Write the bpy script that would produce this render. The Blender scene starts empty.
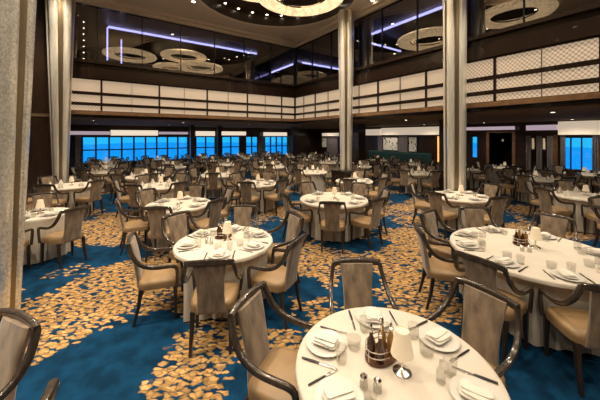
import bpy, math, random
from mathutils import Vector, Matrix
R_ = random.Random(7)
PI = math.pi
sc = bpy.context.scene
COL = sc.collection
F, HZ, EYE = 282.0, 136.0, 2.15

# ------------------------------------------------------------------ room frame
# a runs along the window balcony (away, to the right), n runs away to the left
KX, KY = -0.26, 14.8
AX, AY = 0.824, 0.566
NX, NY = -0.566, 0.824
def W(a, n): return (KX + a*AX + n*NX, KY + a*AY + n*NY)
def AN(x, y):
    dx, dy = x-KX, y-KY
    return (dx*AX+dy*AY, dx*NX+dy*NY)
ROT_A = math.atan2(AY, AX)
def n_at(px, a):      # where the view line of a column of the photo meets the plane a = const
    k = (px-300)/F
    x, y = KX+a*AX, KY+a*AY
    return (k*y-x)/(NX-k*NY)
def a_at(px, n):
    k = (px-300)/F
    x, y = KX+n*NX, KY+n*NY
    return (k*y-x)/(AX-k*AY)

# ------------------------------------------------------------------ materials
def mat(name, col, rough=.5, metal=0, noise=0, nscale=20, bump=0, bscale=60, emit=0, ecol=None, trans=0, coat=0, sheen=0, stretch=None, ior=1.45, alpha=1):
    m = bpy.data.materials.new(name); m.use_nodes = True
    nt = m.node_tree; b = nt.nodes['Principled BSDF']
    b.inputs['Base Color'].default_value = (*col, 1)
    b.inputs['Roughness'].default_value = rough
    b.inputs['Metallic'].default_value = metal
    b.inputs['IOR'].default_value = ior
    b.inputs['Transmission Weight'].default_value = trans
    b.inputs['Coat Weight'].default_value = coat
    b.inputs['Sheen Weight'].default_value = sheen
    b.inputs['Alpha'].default_value = alpha
    if emit:
        b.inputs['Emission Color'].default_value = (*(ecol or col), 1)
        b.inputs['Emission Strength'].default_value = emit
    if noise or bump:
        tc = nt.nodes.new('ShaderNodeTexCoord'); mp = nt.nodes.new('ShaderNodeMapping')
        if stretch: mp.inputs['Scale'].default_value = stretch
        nt.links.new(tc.outputs['Object'], mp.inputs['Vector'])
    if noise:
        n = nt.nodes.new('ShaderNodeTexNoise'); n.inputs['Scale'].default_value = nscale; n.inputs['Detail'].default_value = 4
        nt.links.new(mp.outputs[0], n.inputs['Vector'])
        r = nt.nodes.new('ShaderNodeMapRange'); r.inputs[1].default_value = .3; r.inputs[2].default_value = .7
        r.inputs[3].default_value = 1-noise; r.inputs[4].default_value = 1+noise
        nt.links.new(n.outputs['Fac'], r.inputs[0])
        mx = nt.nodes.new('ShaderNodeVectorMath'); mx.operation = 'SCALE'
        mx.inputs[0].default_value = col; nt.links.new(r.outputs[0], mx.inputs['Scale'])
        nt.links.new(mx.outputs[0], b.inputs['Base Color'])
    if bump:
        n2 = nt.nodes.new('ShaderNodeTexNoise'); n2.inputs['Scale'].default_value = bscale
        nt.links.new(mp.outputs[0], n2.inputs['Vector'])
        bp = nt.nodes.new('ShaderNodeBump'); bp.inputs['Strength'].default_value = bump; bp.inputs['Distance'].default_value = .01
        nt.links.new(n2.outputs['Fac'], bp.inputs['Height']); nt.links.new(bp.outputs[0], b.inputs['Normal'])
    return m

M = {}
M['frame'] = mat('frame_wood', (.058, .044, .034), .22, metal=.25, noise=.4, nscale=30, stretch=(1, 1, .25), coat=.5)
M['leg'] = mat('leg_wood', (.022, .015, .011), .35, coat=.2)
M['splat'] = mat('taupe_velvet', (.215, .155, .100), .7, noise=.5, nscale=16, sheen=.4, bump=.2, bscale=120, stretch=(1, 1, .3))
M['seat'] = mat('tan_leather', (.29, .185, .088), .42, noise=.14, nscale=7, bump=.1, bscale=40)
M['cloth'] = mat('white_linen', (.59, .53, .445), .8, noise=.04, nscale=6, bump=.15, bscale=14)
M['napkin'] = mat('napkin_linen', (.68, .63, .55), .8, bump=.1, bscale=60)
M['china'] = mat('white_china', (.62, .59, .53), .15, coat=.4)
M['chrome'] = mat('chrome', (.75, .72, .68), .12, 1)
M['steel'] = mat('steel_cutlery', (.62, .6, .56), .2, 1)
M['black'] = mat('black_handle', (.015, .012, .011), .35)
M['cruetwood'] = mat('cruet_wood', (.10, .04, .02), .35, noise=.3, nscale=30)
M['vinegar'] = mat('dark_bottle_glass', (.05, .018, .008), .08, coat=.6)
M['oil'] = mat('amber_bottle_glass', (.28, .14, .03), .08, coat=.6)
M['shade'] = mat('lamp_shade_parchment', (.70, .58, .42), .7, emit=.28, ecol=(1, .78, .5))
M['wood'] = mat('walnut_panelling', (.027, .0135, .0075), .3, noise=.4, nscale=6, stretch=(4, 4, .5), coat=.3)
M['wood_rail'] = mat('walnut_rail', (.019, .0095, .0055), .25, noise=.12, nscale=8, coat=.4)
M['wood_light'] = mat('golden_walnut_trim', (.19, .105, .052), .3, noise=.25, nscale=8, coat=.3)
M['dark'] = mat('dark_lacquer', (.02, .014, .012), .22, coat=.4)
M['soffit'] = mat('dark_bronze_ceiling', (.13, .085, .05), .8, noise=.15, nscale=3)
M['soffit'].node_tree.nodes['Principled BSDF'].inputs['Specular IOR Level'].default_value = .15
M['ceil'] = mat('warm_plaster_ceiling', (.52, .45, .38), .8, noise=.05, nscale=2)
M['mould'] = mat('pale_moulding', (.58, .50, .42), .6)
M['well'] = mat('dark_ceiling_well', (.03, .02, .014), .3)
M['mullion'] = mat('window_frame_metal', (.012, .013, .018), .4)
M['led'] = mat('blue_led', (.3, .35, 1), emit=7, ecol=(.42, .45, 1))
M['dot'] = mat('downlight_glow', (1, .85, .65), emit=14, ecol=(1, .84, .62))
M['valance'] = mat('valance_painted_glow', (.9, .8, .66), emit=.85, ecol=(1, .84, .66))  # cove light falling on the valances, put in as their own glow
M['valance_soft'] = mat('valance_soft_painted_glow', (.8, .72, .6), emit=.5, ecol=(1, .82, .62))  # the same painted cove light, weaker
M['valance_pink'] = mat('valance_mauve_painted_glow', (.7, .58, .62), emit=.42, ecol=(.9, .7, .82))  # the same painted cove light, in mauve
M['curtain'] = mat('grey_mauve_drape', (.27, .235, .235), .8, noise=.2, nscale=12)
M['curtain_dark'] = mat('dark_navy_drape', (.035, .04, .065), .8)
M['teal'] = mat('teal_upholstery', (.015, .06, .065), .6)
M['mauve'] = mat('mauve_grey_panel', (.20, .17, .19), .6, noise=.1, nscale=5)
M['art_frame'] = mat('art_frame', (.03, .022, .018), .3)
M['amber'] = mat('amber_lit_panel', (.8, .4, .1), emit=1.1, ecol=(1, .5, .12))
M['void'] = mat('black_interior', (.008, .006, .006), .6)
M['upper'] = mat('upper_deck_finish', (.035, .026, .021), .4, noise=.3, nscale=2)

def glass_mix(name, tint, refl, rough=0.0):
    m = bpy.data.materials.new(name); m.use_nodes = True
    nt = m.node_tree; nt.nodes.clear()
    out = nt.nodes.new('ShaderNodeOutputMaterial'); mx = nt.nodes.new('ShaderNodeMixShader')
    t = nt.nodes.new('ShaderNodeBsdfTransparent'); g = nt.nodes.new('ShaderNodeBsdfGlossy')
    t.inputs[0].default_value = (*tint, 1); g.inputs['Roughness'].default_value = rough
    g.inputs[0].default_value = (.9, .88, .86, 1)
    mx.inputs[0].default_value = refl
    nt.links.new(t.outputs[0], mx.inputs[1]); nt.links.new(g.outputs[0], mx.inputs[2]); nt.links.new(mx.outputs[0], out.inputs[0])
    return m
M['dark_glass'] = glass_mix('smoked_balcony_glass', (.55, .53, .55), .20)
M['pane'] = glass_mix('window_glass', (.93, .96, 1), .06)
M['tumbler'] = glass_mix('tumbler_glass', (.93, .93, .92), .11, .02)

def column_mat():
    m = mat('pewter_mosaic', (.9, .85, .74), .2, .6)
    nt = m.node_tree; b = nt.nodes['Principled BSDF']
    tc = nt.nodes.new('ShaderNodeTexCoord'); mp = nt.nodes.new('ShaderNodeMapping')
    mp.inputs['Scale'].default_value = (1, 1, .6)
    v = nt.nodes.new('ShaderNodeTexVoronoi'); v.inputs['Scale'].default_value = 75
    nt.links.new(tc.outputs['Object'], mp.inputs[0]); nt.links.new(mp.outputs[0], v.inputs['Vector'])
    r = nt.nodes.new('ShaderNodeMapRange'); r.inputs[3].default_value = .62; r.inputs[4].default_value = 1.12  # tone spread of the mosaic tiles, with their sparkle painted in
    nt.links.new(v.outputs['Color'], r.inputs[0])
    s = nt.nodes.new('ShaderNodeVectorMath'); s.operation = 'SCALE'; s.inputs[0].default_value = (.95, .90, .78)
    nt.links.new(r.outputs[0], s.inputs['Scale']); nt.links.new(s.outputs[0], b.inputs['Base Color'])
    bp = nt.nodes.new('ShaderNodeBump'); bp.inputs['Strength'].default_value = .2; bp.inputs['Distance'].default_value = .003
    nt.links.new(v.outputs['Distance'], bp.inputs['Height']); nt.links.new(bp.outputs[0], b.inputs['Normal'])
    return m
M['column'] = column_mat()
M['bronze'] = mat('dark_bronze_recess', (.30, .235, .14), .3, .8)
M['pewter'] = mat('brushed_pewter', (.90, .86, .76), .2, .5, noise=.10, nscale=30, stretch=(1, 1, .1))

def lattice_mat():
    # backlit cream lattice: small lozenge cells, the light behind shows through them
    m = mat('backlit_lattice', (.26, .20, .14), .5)
    nt = m.node_tree; b = nt.nodes['Principled BSDF']
    tc = nt.nodes.new('ShaderNodeTexCoord'); mp = nt.nodes.new('ShaderNodeMapping')
    mp.inputs['Rotation'].default_value = (0, 0, 0); mp.inputs['Scale'].default_value = (1/.095, 1/.095, 1/.1)
    nt.links.new(tc.outputs['Object'], mp.inputs[0])
    sp = nt.nodes.new('ShaderNodeSeparateXYZ'); nt.links.new(mp.outputs[0], sp.inputs[0])
    def math_(op, a, bb=None):
        n = nt.nodes.new('ShaderNodeMath'); n.operation = op
        for i, x in enumerate((a, bb)):
            if x is None: continue
            if isinstance(x, (int, float)): n.inputs[i].default_value = x
            else: nt.links.new(x, n.inputs[i])
        return n.outputs[0]
    cx = math_('COSINE', math_('MULTIPLY', sp.outputs[0], 2*PI)); cz = math_('COSINE', math_('MULTIPLY', sp.outputs[2], 2*PI))
    s = math_('ABSOLUTE', math_('ADD', cx, cz))
    r = nt.nodes.new('ShaderNodeMapRange'); r.inputs[1].default_value = .1; r.inputs[2].default_value = .7
    r.inputs[3].default_value = .10; r.inputs[4].default_value = .52
    nt.links.new(s, r.inputs[0]); nt.links.new(r.outputs[0], b.inputs['Emission Strength'])
    b.inputs['Emission Color'].default_value = (1, .74, .50, 1)
    return m
M['lattice'] = lattice_mat()

def crystal_mat():
    m = mat('chandelier_crystal', (.9, .75, .5), .4)
    nt = m.node_tree; b = nt.nodes['Principled BSDF']
    tc = nt.nodes.new('ShaderNodeTexCoord')
    v = nt.nodes.new('ShaderNodeTexVoronoi'); v.inputs['Scale'].default_value = 11
    nt.links.new(tc.outputs['Object'], v.inputs['Vector'])
    r = nt.nodes.new('ShaderNodeMapRange'); r.inputs[1].default_value = 0; r.inputs[2].default_value = .6
    r.inputs[3].default_value = 2.2; r.inputs[4].default_value = .8
    nt.links.new(v.outputs['Distance'], r.inputs[0]); nt.links.new(r.outputs[0], b.inputs['Emission Strength'])
    b.inputs['Emission Color'].default_value = (1, .72, .40, 1)
    return m
M['crystal'] = crystal_mat()

def art_mat():
    m = mat('botanical_print', (.8, .76, .68), .7)
    nt = m.node_tree; b = nt.nodes['Principled BSDF']
    tc = nt.nodes.new('ShaderNodeTexCoord'); v = nt.nodes.new('ShaderNodeTexVoronoi'); v.inputs['Scale'].default_value = 5
    mp = nt.nodes.new('ShaderNodeMapping'); mp.inputs['Scale'].default_value = (1.6, 1.6, .8); mp.inputs['Rotation'].default_value = (.5, .6, .3)
    nt.links.new(tc.outputs['Object'], mp.inputs[0]); nt.links.new(mp.outputs[0], v.inputs['Vector'])
    r = nt.nodes.new('ShaderNodeValToRGB')
    r.color_ramp.elements[0].position = .26; r.color_ramp.elements[0].color = (.06, .05, .04, 1)
    r.color_ramp.elements[1].position = .32; r.color_ramp.elements[1].color = (.95, .92, .85, 1)
    nt.links.new(v.outputs['Distance'], r.inputs[0]); nt.links.new(r.outputs[0], b.inputs['Base Color'])
    return m
M['art'] = art_mat()

def carpet_mat():
    m = bpy.data.materials.new('blue_gold_leaf_carpet'); m.use_nodes = True
    nt = m.node_tree; b = nt.nodes['Principled BSDF']; L = nt.links
    b.inputs['Roughness'].default_value = .95; b.inputs['Specular IOR Level'].default_value = .1
    tc = nt.nodes.new('ShaderNodeTexCoord'); P = tc.outputs['Object']
    def mth(op, a, bb=None, c=None):
        n = nt.nodes.new('ShaderNodeMath'); n.operation = op
        for i, x in enumerate((a, bb, c)):
            if x is None: continue
            if isinstance(x, (int, float)): n.inputs[i].default_value = x
            else: L.new(x, n.inputs[i])
        return n.outputs[0]
    def sstep(x, lo, hi, a=0, c=1):
        n = nt.nodes.new('ShaderNodeMapRange'); n.interpolation_type = 'SMOOTHSTEP'
        for i, q in ((1, lo), (2, hi), (3, a), (4, c)): n.inputs[i].default_value = q
        L.new(x, n.inputs[0]); return n.outputs[0]
    blobs = [(-2.75, 3.75, .55, 1.05, .5), (-1.0, 2.5, .42, .3, .3), (-.45, 2.95, .5, .3, .22), (-4.5, 6.5, 1.2, .8, .3),
             (.35, 4.8, .35, .7, .3), (1.65, 4.4, .35, .7, .35), (2.2, 5.6, .5, .7, .3), (-2.2, 4.7, .3, .5, .2),
             (-1.75, 2.6, .55, .55, -.45), (-2.6, 2.1, .6, .5, -.4), (-3.8, 5.15, .9, .3, -.4), (2.5, 2.6, .9, .65, -.5), (1.55, 5.75, .4, .2, -.4),
             (.1, 4.15, .3, .3, -.25), (-3.3, 2.7, .5, .8, -.3), (-.2, 6.0, .4, .3, -.4), (-.2, 2.4, .3, .5, -.12), (-1.6, 3.2, .35, .25, -.3)]
    def mask(vec):
        n = nt.nodes.new('ShaderNodeTexNoise'); n.inputs['Scale'].default_value = .85; n.inputs['Detail'].default_value = 1.5; n.inputs['Roughness'].default_value = .5
        L.new(vec, n.inputs['Vector'])
        tot = n.outputs['Fac']
        for x, y, rx, ry, s in blobs:
            mp = nt.nodes.new('ShaderNodeMapping'); mp.vector_type = 'POINT'
            mp.inputs['Location'].default_value = (-x/rx, -y/ry, 0); mp.inputs['Scale'].default_value = (1/rx, 1/ry, 0)
            L.new(vec, mp.inputs[0])
            ln = nt.nodes.new('ShaderNodeVectorMath'); ln.operation = 'LENGTH'; L.new(mp.outputs[0], ln.inputs[0])
            tot = mth('ADD', tot, sstep(ln.outputs['Value'], .55, 1.35, s, 0))
        return tot
    wn_ = nt.nodes.new('ShaderNodeTexNoise'); wn_.inputs['Scale'].default_value = 13; wn_.inputs['Detail'].default_value = 1; L.new(P, wn_.inputs['Vector'])
    ws = nt.nodes.new('ShaderNodeVectorMath'); ws.operation = 'MULTIPLY_ADD'; ws.inputs[1].default_value = (.09, .09, 0)
    L.new(wn_.outputs['Color'], ws.inputs[0]); L.new(P, ws.inputs[2]); PW_ = ws.outputs[0]
    gold = None; edge = None; tone = None
    def sepa(v):
        q = nt.nodes.new('ShaderNodeSeparateColor'); L.new(v.outputs['Color'], q.inputs[0]); return q.outputs[1]
    for rot, sx, sy, scl, off in ((.6, 1.0, 2.0, 8.0, 0), (-.8, 1.0, 2.1, 7.6, 3.3), (2.1, 1.0, 2.0, 8.4, 7.7)):
        mp = nt.nodes.new('ShaderNodeMapping'); mp.inputs['Rotation'].default_value = (0, 0, rot); mp.inputs['Scale'].default_value = (sx*scl, sy*scl, 0)
        mp.inputs['Location'].default_value = (off, off*.7, 0)
        L.new(PW_, mp.inputs[0])
        v = nt.nodes.new('ShaderNodeTexVoronoi'); v.voronoi_dimensions = '2D'; v.inputs['Scale'].default_value = 1; v.inputs['Randomness'].default_value = .9
        L.new(mp.outputs[0], v.inputs['Vector'])
        # back to carpet coordinates of the petal's centre: a whole petal is in or out
        sb = nt.nodes.new('ShaderNodeVectorMath'); sb.operation = 'SUBTRACT'; sb.inputs[1].default_value = (off, off*.7, 0)
        L.new(v.outputs['Position'], sb.inputs[0])
        r = nt.nodes.new('ShaderNodeVectorRotate'); r.rotation_type = 'Z_AXIS'; r.inputs['Angle'].default_value = -rot
        L.new(sb.outputs[0], r.inputs[0])
        inv = nt.nodes.new('ShaderNodeMapping'); inv.inputs['Scale'].default_value = (1, 1, 0)
        L.new(r.outputs[0], inv.inputs[0])
        # Mapping scales before it rotates: undo the rotation, then the scale
        inv.inputs['Scale'].default_value = (1/(sx*scl), 1/(sy*scl), 0)
        lv = mth('ADD', mask(inv.outputs[0]), mth('MULTIPLY', mth('SUBTRACT', sepa(v), .5), .13)); on = sstep(lv, .525, .535)
        inside = sstep(v.outputs['Distance'], .33, .38, 1, 0)
        rim = sstep(v.outputs['Distance'], .16, .37, 0, 1)
        sep = nt.nodes.new('ShaderNodeSeparateColor'); L.new(v.outputs['Color'], sep.inputs[0])
        t = mth('ADD', mth('MULTIPLY', sep.outputs[0], .75), .62)
        g = mth('MULTIPLY', on, inside)
        t = mth('MULTIPLY', t, mth('SUBTRACT', 1, mth('MULTIPLY', rim, .55)))
        if gold is None: gold, tone = g, t
        else:
            # the later layer lies over the earlier
            nt_mix = nt.nodes.new('ShaderNodeMix'); L.new(g, nt_mix.inputs[0]); L.new(tone, nt_mix.inputs[2]); L.new(t, nt_mix.inputs[3])
            tone = nt_mix.outputs[0]; gold = mth('MAXIMUM', gold, g)
    gc = nt.nodes.new('ShaderNodeVectorMath'); gc.operation = 'SCALE'; gc.inputs[0].default_value = (.46, .275, .105); L.new(tone, gc.inputs['Scale'])
    nz = nt.nodes.new('ShaderNodeTexNoise'); nz.inputs['Scale'].default_value = 5; nz.inputs['Detail'].default_value = 5; L.new(P, nz.inputs['Vector'])
    bl = nt.nodes.new('ShaderNodeVectorMath'); bl.operation = 'SCALE'; bl.inputs[0].default_value = (.003, .033, .080); L.new(sstep(nz.outputs['Fac'], .3, .7, .6, 1.35), bl.inputs['Scale'])
    mx = nt.nodes.new('ShaderNodeMix'); mx.data_type = 'RGBA'
    L.new(gold, mx.inputs[0]); L.new(bl.outputs[0], mx.inputs[6]); L.new(gc.outputs[0], mx.inputs[7])
    L.new(mx.outputs[2], b.inputs['Base Color'])
    fz = nt.nodes.new('ShaderNodeTexNoise'); fz.inputs['Scale'].default_value = 220; L.new(P, fz.inputs['Vector'])
    bp = nt.nodes.new('ShaderNodeBump'); bp.inputs['Strength'].default_value = .3; bp.inputs['Distance'].default_value = .004
    L.new(fz.outputs['Fac'], bp.inputs['Height']); L.new(bp.outputs[0], b.inputs['Normal'])
    return m
M['carpet'] = carpet_mat()

# ------------------------------------------------------------------ mesh helpers
class MB:
    def __init__(s): s.v, s.f, s.mi, s.cur = [], [], [], 0
    def add(s, vs, fs):
        b = len(s.v); s.v += [tuple(q) for q in vs]; s.f += [tuple(b+i for i in f) for f in fs]; s.mi += [s.cur]*len(fs)
    def box(s, x0, x1, y0, y1, z0, z1):
        s.add([(x, y, z) for z in (z0, z1) for y in (y0, y1) for x in (x0, x1)],
              [(0, 2, 3, 1), (4, 5, 7, 6), (0, 1, 5, 4), (2, 6, 7, 3), (0, 4, 6, 2), (1, 3, 7, 5)])
    def boxan(s, a0, a1, n0, n1, z0, z1):
        vs = []
        for z in (z0, z1):
            for n in (n0, n1):
                for a in (a0, a1):
                    x, y = W(a, n); vs.append((x, y, z))
        s.add(vs, [(0, 2, 3, 1), (4, 5, 7, 6), (0, 1, 5, 4), (2, 6, 7, 3), (0, 4, 6, 2), (1, 3, 7, 5)])
    def rings(s, rings, cap0=True, cap1=True, closed=False):
        n = len(rings[0]); vs = [p for r in rings for p in r]; fs = []
        m = len(rings)
        for i in range(m if closed else m-1):
            for j in range(n):
                k = (j+1) % n; i2 = (i+1) % m
                fs.append((i*n+j, i*n+k, i2*n+k, i2*n+j))
        if not closed:
            if cap0: fs.append(tuple(range(n-1, -1, -1)))
            if cap1: fs.append(tuple((m-1)*n+j for j in range(n)))
        s.add(vs, fs)
    def lathe(s, prof, seg=24, c=(0, 0), cap0=True, cap1=True):
        s.rings([[(c[0]+r*math.cos(2*PI*j/seg), c[1]+r*math.sin(2*PI*j/seg), z) for j in range(seg)] for r, z in prof], cap0, cap1)
    def sweep(s, path, w, h, up=(0, 0, 1), side=None, power=3.2, seg=12):
        """superelliptic section w (across) by h (along the other axis) carried along the path; side: constant across axis"""
        rings = []; m = len(path)
        for i, p in enumerate(path):
            p = Vector(p)
            t = (Vector(path[min(i+1, m-1)])-Vector(path[max(i-1, 0)])).normalized()
            if side is not None:
                sx = Vector(side); sx = (sx - t*sx.dot(t)).normalized()
            else:
                sx = t.cross(Vector(up)).normalized()
            sy = sx.cross(t).normalized()
            ww = w[i] if isinstance(w, (list, tuple)) else w
            hh = h[i] if isinstance(h, (list, tuple)) else h
            ring = []
            for j in range(seg):
                a = 2*PI*(j+.5)/seg; ca, sa = math.cos(a), math.sin(a)
                ring.append(p + sx*(ww/2*math.copysign(abs(ca)**(2/power), ca)) + sy*(hh/2*math.copysign(abs(sa)**(2/power), sa)))
            rings.append(ring)
        s.rings(rings)
    def build(s, name, m, parent=None, smooth=True, ang=.7):
        me = bpy.data.meshes.new(name); me.from_pydata(s.v, [], s.f); me.update()
        ms = m if isinstance(m, (list, tuple)) else [m]
        for q in ms: me.materials.append(q)
        if len(ms) > 1: me.polygons.foreach_set('material_index', s.mi)
        if smooth:
            me.polygons.foreach_set('use_smooth', [True]*len(me.polygons)); me.set_sharp_from_angle(angle=ang)
        import bmesh
        bm = bmesh.new(); bm.from_mesh(me); bmesh.ops.recalc_face_normals(bm, faces=bm.faces); bm.to_mesh(me); bm.free()
        o = bpy.data.objects.new(name, me); COL.objects.link(o)
        if parent: o.parent = parent
        return o
def spline(pts, n=5):
    P = [Vector(p) for p in pts]; P = [2*P[0]-P[1]] + P + [2*P[-1]-P[-2]]
    out = []
    for i in range(1, len(P)-2):
        for k in range(n):
            t = k/n
            out.append(.5*((2*P[i]) + (P[i+1]-P[i-1])*t + (2*P[i-1]-5*P[i]+4*P[i+1]-P[i+2])*t*t + (3*P[i]-P[i-1]-3*P[i+1]+P[i+2])*t**3))
    out.append(P[-2]); return out

USED = {}
def tag(o, label, cat, group=None):
    k = label.lower()
    o['label'] = label; o['category'] = cat
    if group: o['group'] = group
    USED[k] = USED.get(k, 0)+1
    return o
def empty(name, loc=(0, 0, 0), rz=0):
    o = bpy.data.objects.new(name, None); o.empty_display_size = .1; COL.objects.link(o); o.location = loc; o.rotation_euler = (0, 0, rz); return o
def struct(o): o['kind'] = 'structure'; return o
def copy_tree(o, loc, rz):
    c = o.copy(); COL.objects.link(c); c.location = loc; c.rotation_euler = (0, 0, rz)
    for k in ('label', 'category', 'group'):
        if k in c: del c[k]
    for ch in CH.get(o.name, []):
        d = ch.copy(); COL.objects.link(d); d.parent = c
        for g in CH.get(ch.name, []):
            e = g.copy(); COL.objects.link(e); e.parent = d
    return c
CH = {}
def reg(o):        # remember a prototype's parts
    for ch in o.children:
        CH.setdefault(o.name, []).append(ch)
        for g in ch.children: CH.setdefault(ch.name, []).append(g)
    return o
class Proto:
    """first use moves the prototype itself, later ones copy it"""
    def __init__(s, root): s.root = reg(root) if root.children else root; s.used = False
    def put(s, loc, rz=0):
        if not s.used:
            s.used = True; s.root.location = loc; s.root.rotation_euler = (0, 0, rz); return s.root
        return copy_tree(s.root, loc, rz)

# ------------------------------------------------------------------ the chair
def rounded_seat(mb):
    rings = []
    def outline(w_f, w_r, y0, y1, z, seg=32):
        out = []
        for j in range(seg):
            a = 2*PI*j/seg; ca, sa = math.cos(a), math.sin(a)
            u = math.copysign(abs(ca)**.42, ca); v = math.copysign(abs(sa)**.42, sa)
            y = (y0+y1)/2 + v*(y1-y0)/2; t = (y-y0)/(y1-y0)
            w = w_r+(w_f-w_r)*t
            out.append((u*w/2, y + .018*(1-u*u)*(1 if v > 0 else 0), z))
        return out
    for g, z in ((-.02, .385), (0, .392), (.004, .43), (.004, .452), (-.01, .472), (-.05, .487), (-.13, .493)):
        rings.append(outline(.505+g, .43+g, -.215-g/2, .225+g/2, z))
    mb.rings(rings)
def seat_mb():
    b = MB(); rounded_seat(b); return b
def splat_mb():
    b = MB()
    path = [(0, -.205, .385), (0, -.212, .46), (0, -.225, .56), (0, -.245, .68), (0, -.27, .80), (0, -.297, .90), (0, -.303, .925)]
    path = spline(path, 3); m = len(path)
    w = []
    for i in range(m):
        t = i/(m-1); w.append(.295 - .04*math.sin(PI*min(1, t*1.25)) + .02*t)
    b.sweep(path, w, [.03]+[.055]*(m-2)+[.035], side=(1, 0, 0), power=4, seg=20); return b
def rail_mb():
    b = MB()
    path = spline([(-.228, -.300, .925), (-.15, -.313, .935), (0, -.322, .942), (.15, -.313, .935), (.228, -.300, .925)], 4)
    b.sweep(path, .04, .056, up=(0, .15, 1), power=5); return b
def arm_mb(s):
    b = MB()
    pts = [(.222, -.300, .925), (.236, -.278, .855), (.252, -.238, .775), (.266, -.165, .702), (.274, -.06, .663), (.276, .06, .652), (.274, .145, .645), (.270, .188, .618), (.265, .198, .56), (.258, .198, .47), (.250, .196, .385)]
    path = [(s*p.x, p.y, p.z) for p in spline(pts, 4)]
    m = len(path)
    b.sweep(path, [.036]*m, [.05-.012*min(1, i/(m*.75)) for i in range(m)], side=(1, 0, 0), power=3.6); return b
def leg_mb(s, front):
    b = MB()
    if front: path = [(s*.222, .178, .395), (s*.224, .180, .2), (s*.225, .182, .0)]
    else: path = [(s*.185, -.18, .395), (s*.188, -.205, .2), (s*.192, -.255, .0)]
    b.sweep(path, [.046, .038, .028], [.046, .038, .028], side=(1, 0, 0), power=6, seg=8); return b
def make_chair():
    t = empty('dining_chair')
    seat_mb().build('seat', M['seat'], t); splat_mb().build('backrest', M['splat'], t); rail_mb().build('top_rail', M['frame'], t)
    for s in (-1, 1): arm_mb(s).build('arm', M['frame'], t)
    for s in (-1, 1):
        for f in (1, 0): leg_mb(s, f).build('leg', M['leg'], t)
    return t
def make_far_chair():
    b = MB()
    parts = [(seat_mb(), 0), (splat_mb(), 1), (rail_mb(), 2), (arm_mb(-1), 2), (arm_mb(1), 2)] + [(leg_mb(s, f), 3) for s in (-1, 1) for f in (1, 0)]
    for p, i in parts: b.cur = i; b.add(p.v, p.f)
    return b.build('dining_chair', [M['seat'], M['splat'], M['frame'], M['leg']])
CHAIR, FAR_CHAIR = Proto(make_chair()), Proto(make_far_chair())

# ------------------------------------------------------------------ table, cloth and tableware
TOP = .752
def table_proto(R):
    t = empty('dining_table')
    b = MB(); b.lathe([(R-.012, .716), (R-.006, .722), (R-.006, .738), (R-.012, .744)], 48); b.build('tabletop', M['wood_light'], t)
    b = MB(); b.lathe([(.05, .03), (.045, .2), (.045, .6), (.09, .7155)], 20); b.build('pedestal', M['leg'], t)
    b = MB(); b.lathe([(.27, .0), (.27, .012), (.1, .028), (.051, .0295)], 28); b.build('base', M['leg'], t)
    return t
TABLES = {}
def cloth_mb(R, chairs, seed=0, drop=.02):
    """chairs: [(angle, seat distance)]: the skirt is pushed in where a chair stands"""
    rnd = random.Random(seed); seg = 144
    k1, k2 = rnd.choice((13, 14, 15)), rnd.choice((22, 23, 25)); p1, p2 = rnd.random()*6, rnd.random()*6
    def lim(th):
        q = 9
        for ca, s in chairs:
            d = (th-ca+PI) % (2*PI)-PI
            if abs(d) < 1.2:
                base = (s-.268)/math.cos(d); lat = abs((s-.268)*math.tan(d))
                q = min(q, base if lat < .33 else base+(lat-.33)*1.6)
        return q
    b = MB(); rings = []
    prof = [(.25, TOP, 0, 0), (.6, TOP, 0, 0), (.95, TOP, 0, 0)]
    for fr, z, _, _ in prof: rings.append([(R*fr*math.cos(2*PI*j/seg), R*fr*math.sin(2*PI*j/seg), z) for j in range(seg)])
    for g, z, fold, dent in ((.002, .751, 0, 0), (.010, .744, 0, 0), (.013, .728, .05, 0), (.014, .712, .15, 0), (.014, .695, .25, .6), (.012, .672, .4, 1), (.012, .55, .7, 1), (.012, .4, .9, 1), (.014, .25, 1, 1), (.018, .12, 1.1, 1), (.02, drop, 1.15, 1)):
        if z < drop: continue
        ring = []
        for j in range(seg):
            th = 2*PI*j/seg
            r = R+g + fold*(.016*math.sin(k1*th+p1)+.010*math.sin(k2*th+p2)+.006*math.sin(7*th))
            if fold: r = max(r, R+.003) if z > .70 else r - .004*fold
            q = lim(th)
            if dent and q < r: r = r+(q-.012*fold*(1+math.sin(k2*th*1.0+p1))-r)*dent
            ring.append((r*math.cos(th), r*math.sin(th), z))
        rings.append(ring)
    b.rings(rings, True, False)
    return b

def lathe_obj(name, prof, m, parent=None, seg=24, **k):
    b = MB(); b.lathe(prof, seg, **k); return b.build(name, m, parent)
def make_plate():
    return lathe_obj('dinner_plate', [(.065, 0), (.068, .004), (.085, .007), (.128, .018), (.130, .020), (.126, .0215), (.083, .011), (.066, .008)], M['china'], seg=32)
def make_napkin():           # folded cloth, two soft leaves with a bulge
    b = MB()
    for (w, l, z0, z1, sk) in ((.115, .165, .0, .012, .0), (.105, .15, .0125, .024, .006), (.06, .15, .0245, .034, .0)):
        rings = []
        for g, z in ((-.006, z0), (0, z0+.003), (0, z1-.003), (-.008, z1)):
            ring = []
            for j in range(24):
                a = 2*PI*j/24; ca, sa = math.cos(a), math.sin(a)
                u = math.copysign(abs(ca)**.35, ca); v = math.copysign(abs(sa)**.35, sa)
                ring.append((u*(w/2+g)+sk*v, v*(l/2+g), z+.003*math.sin(v*2.5+u)))
            rings.append(ring)
        b.rings(rings)
    return b.build('folded_napkin', M['napkin'])
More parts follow.
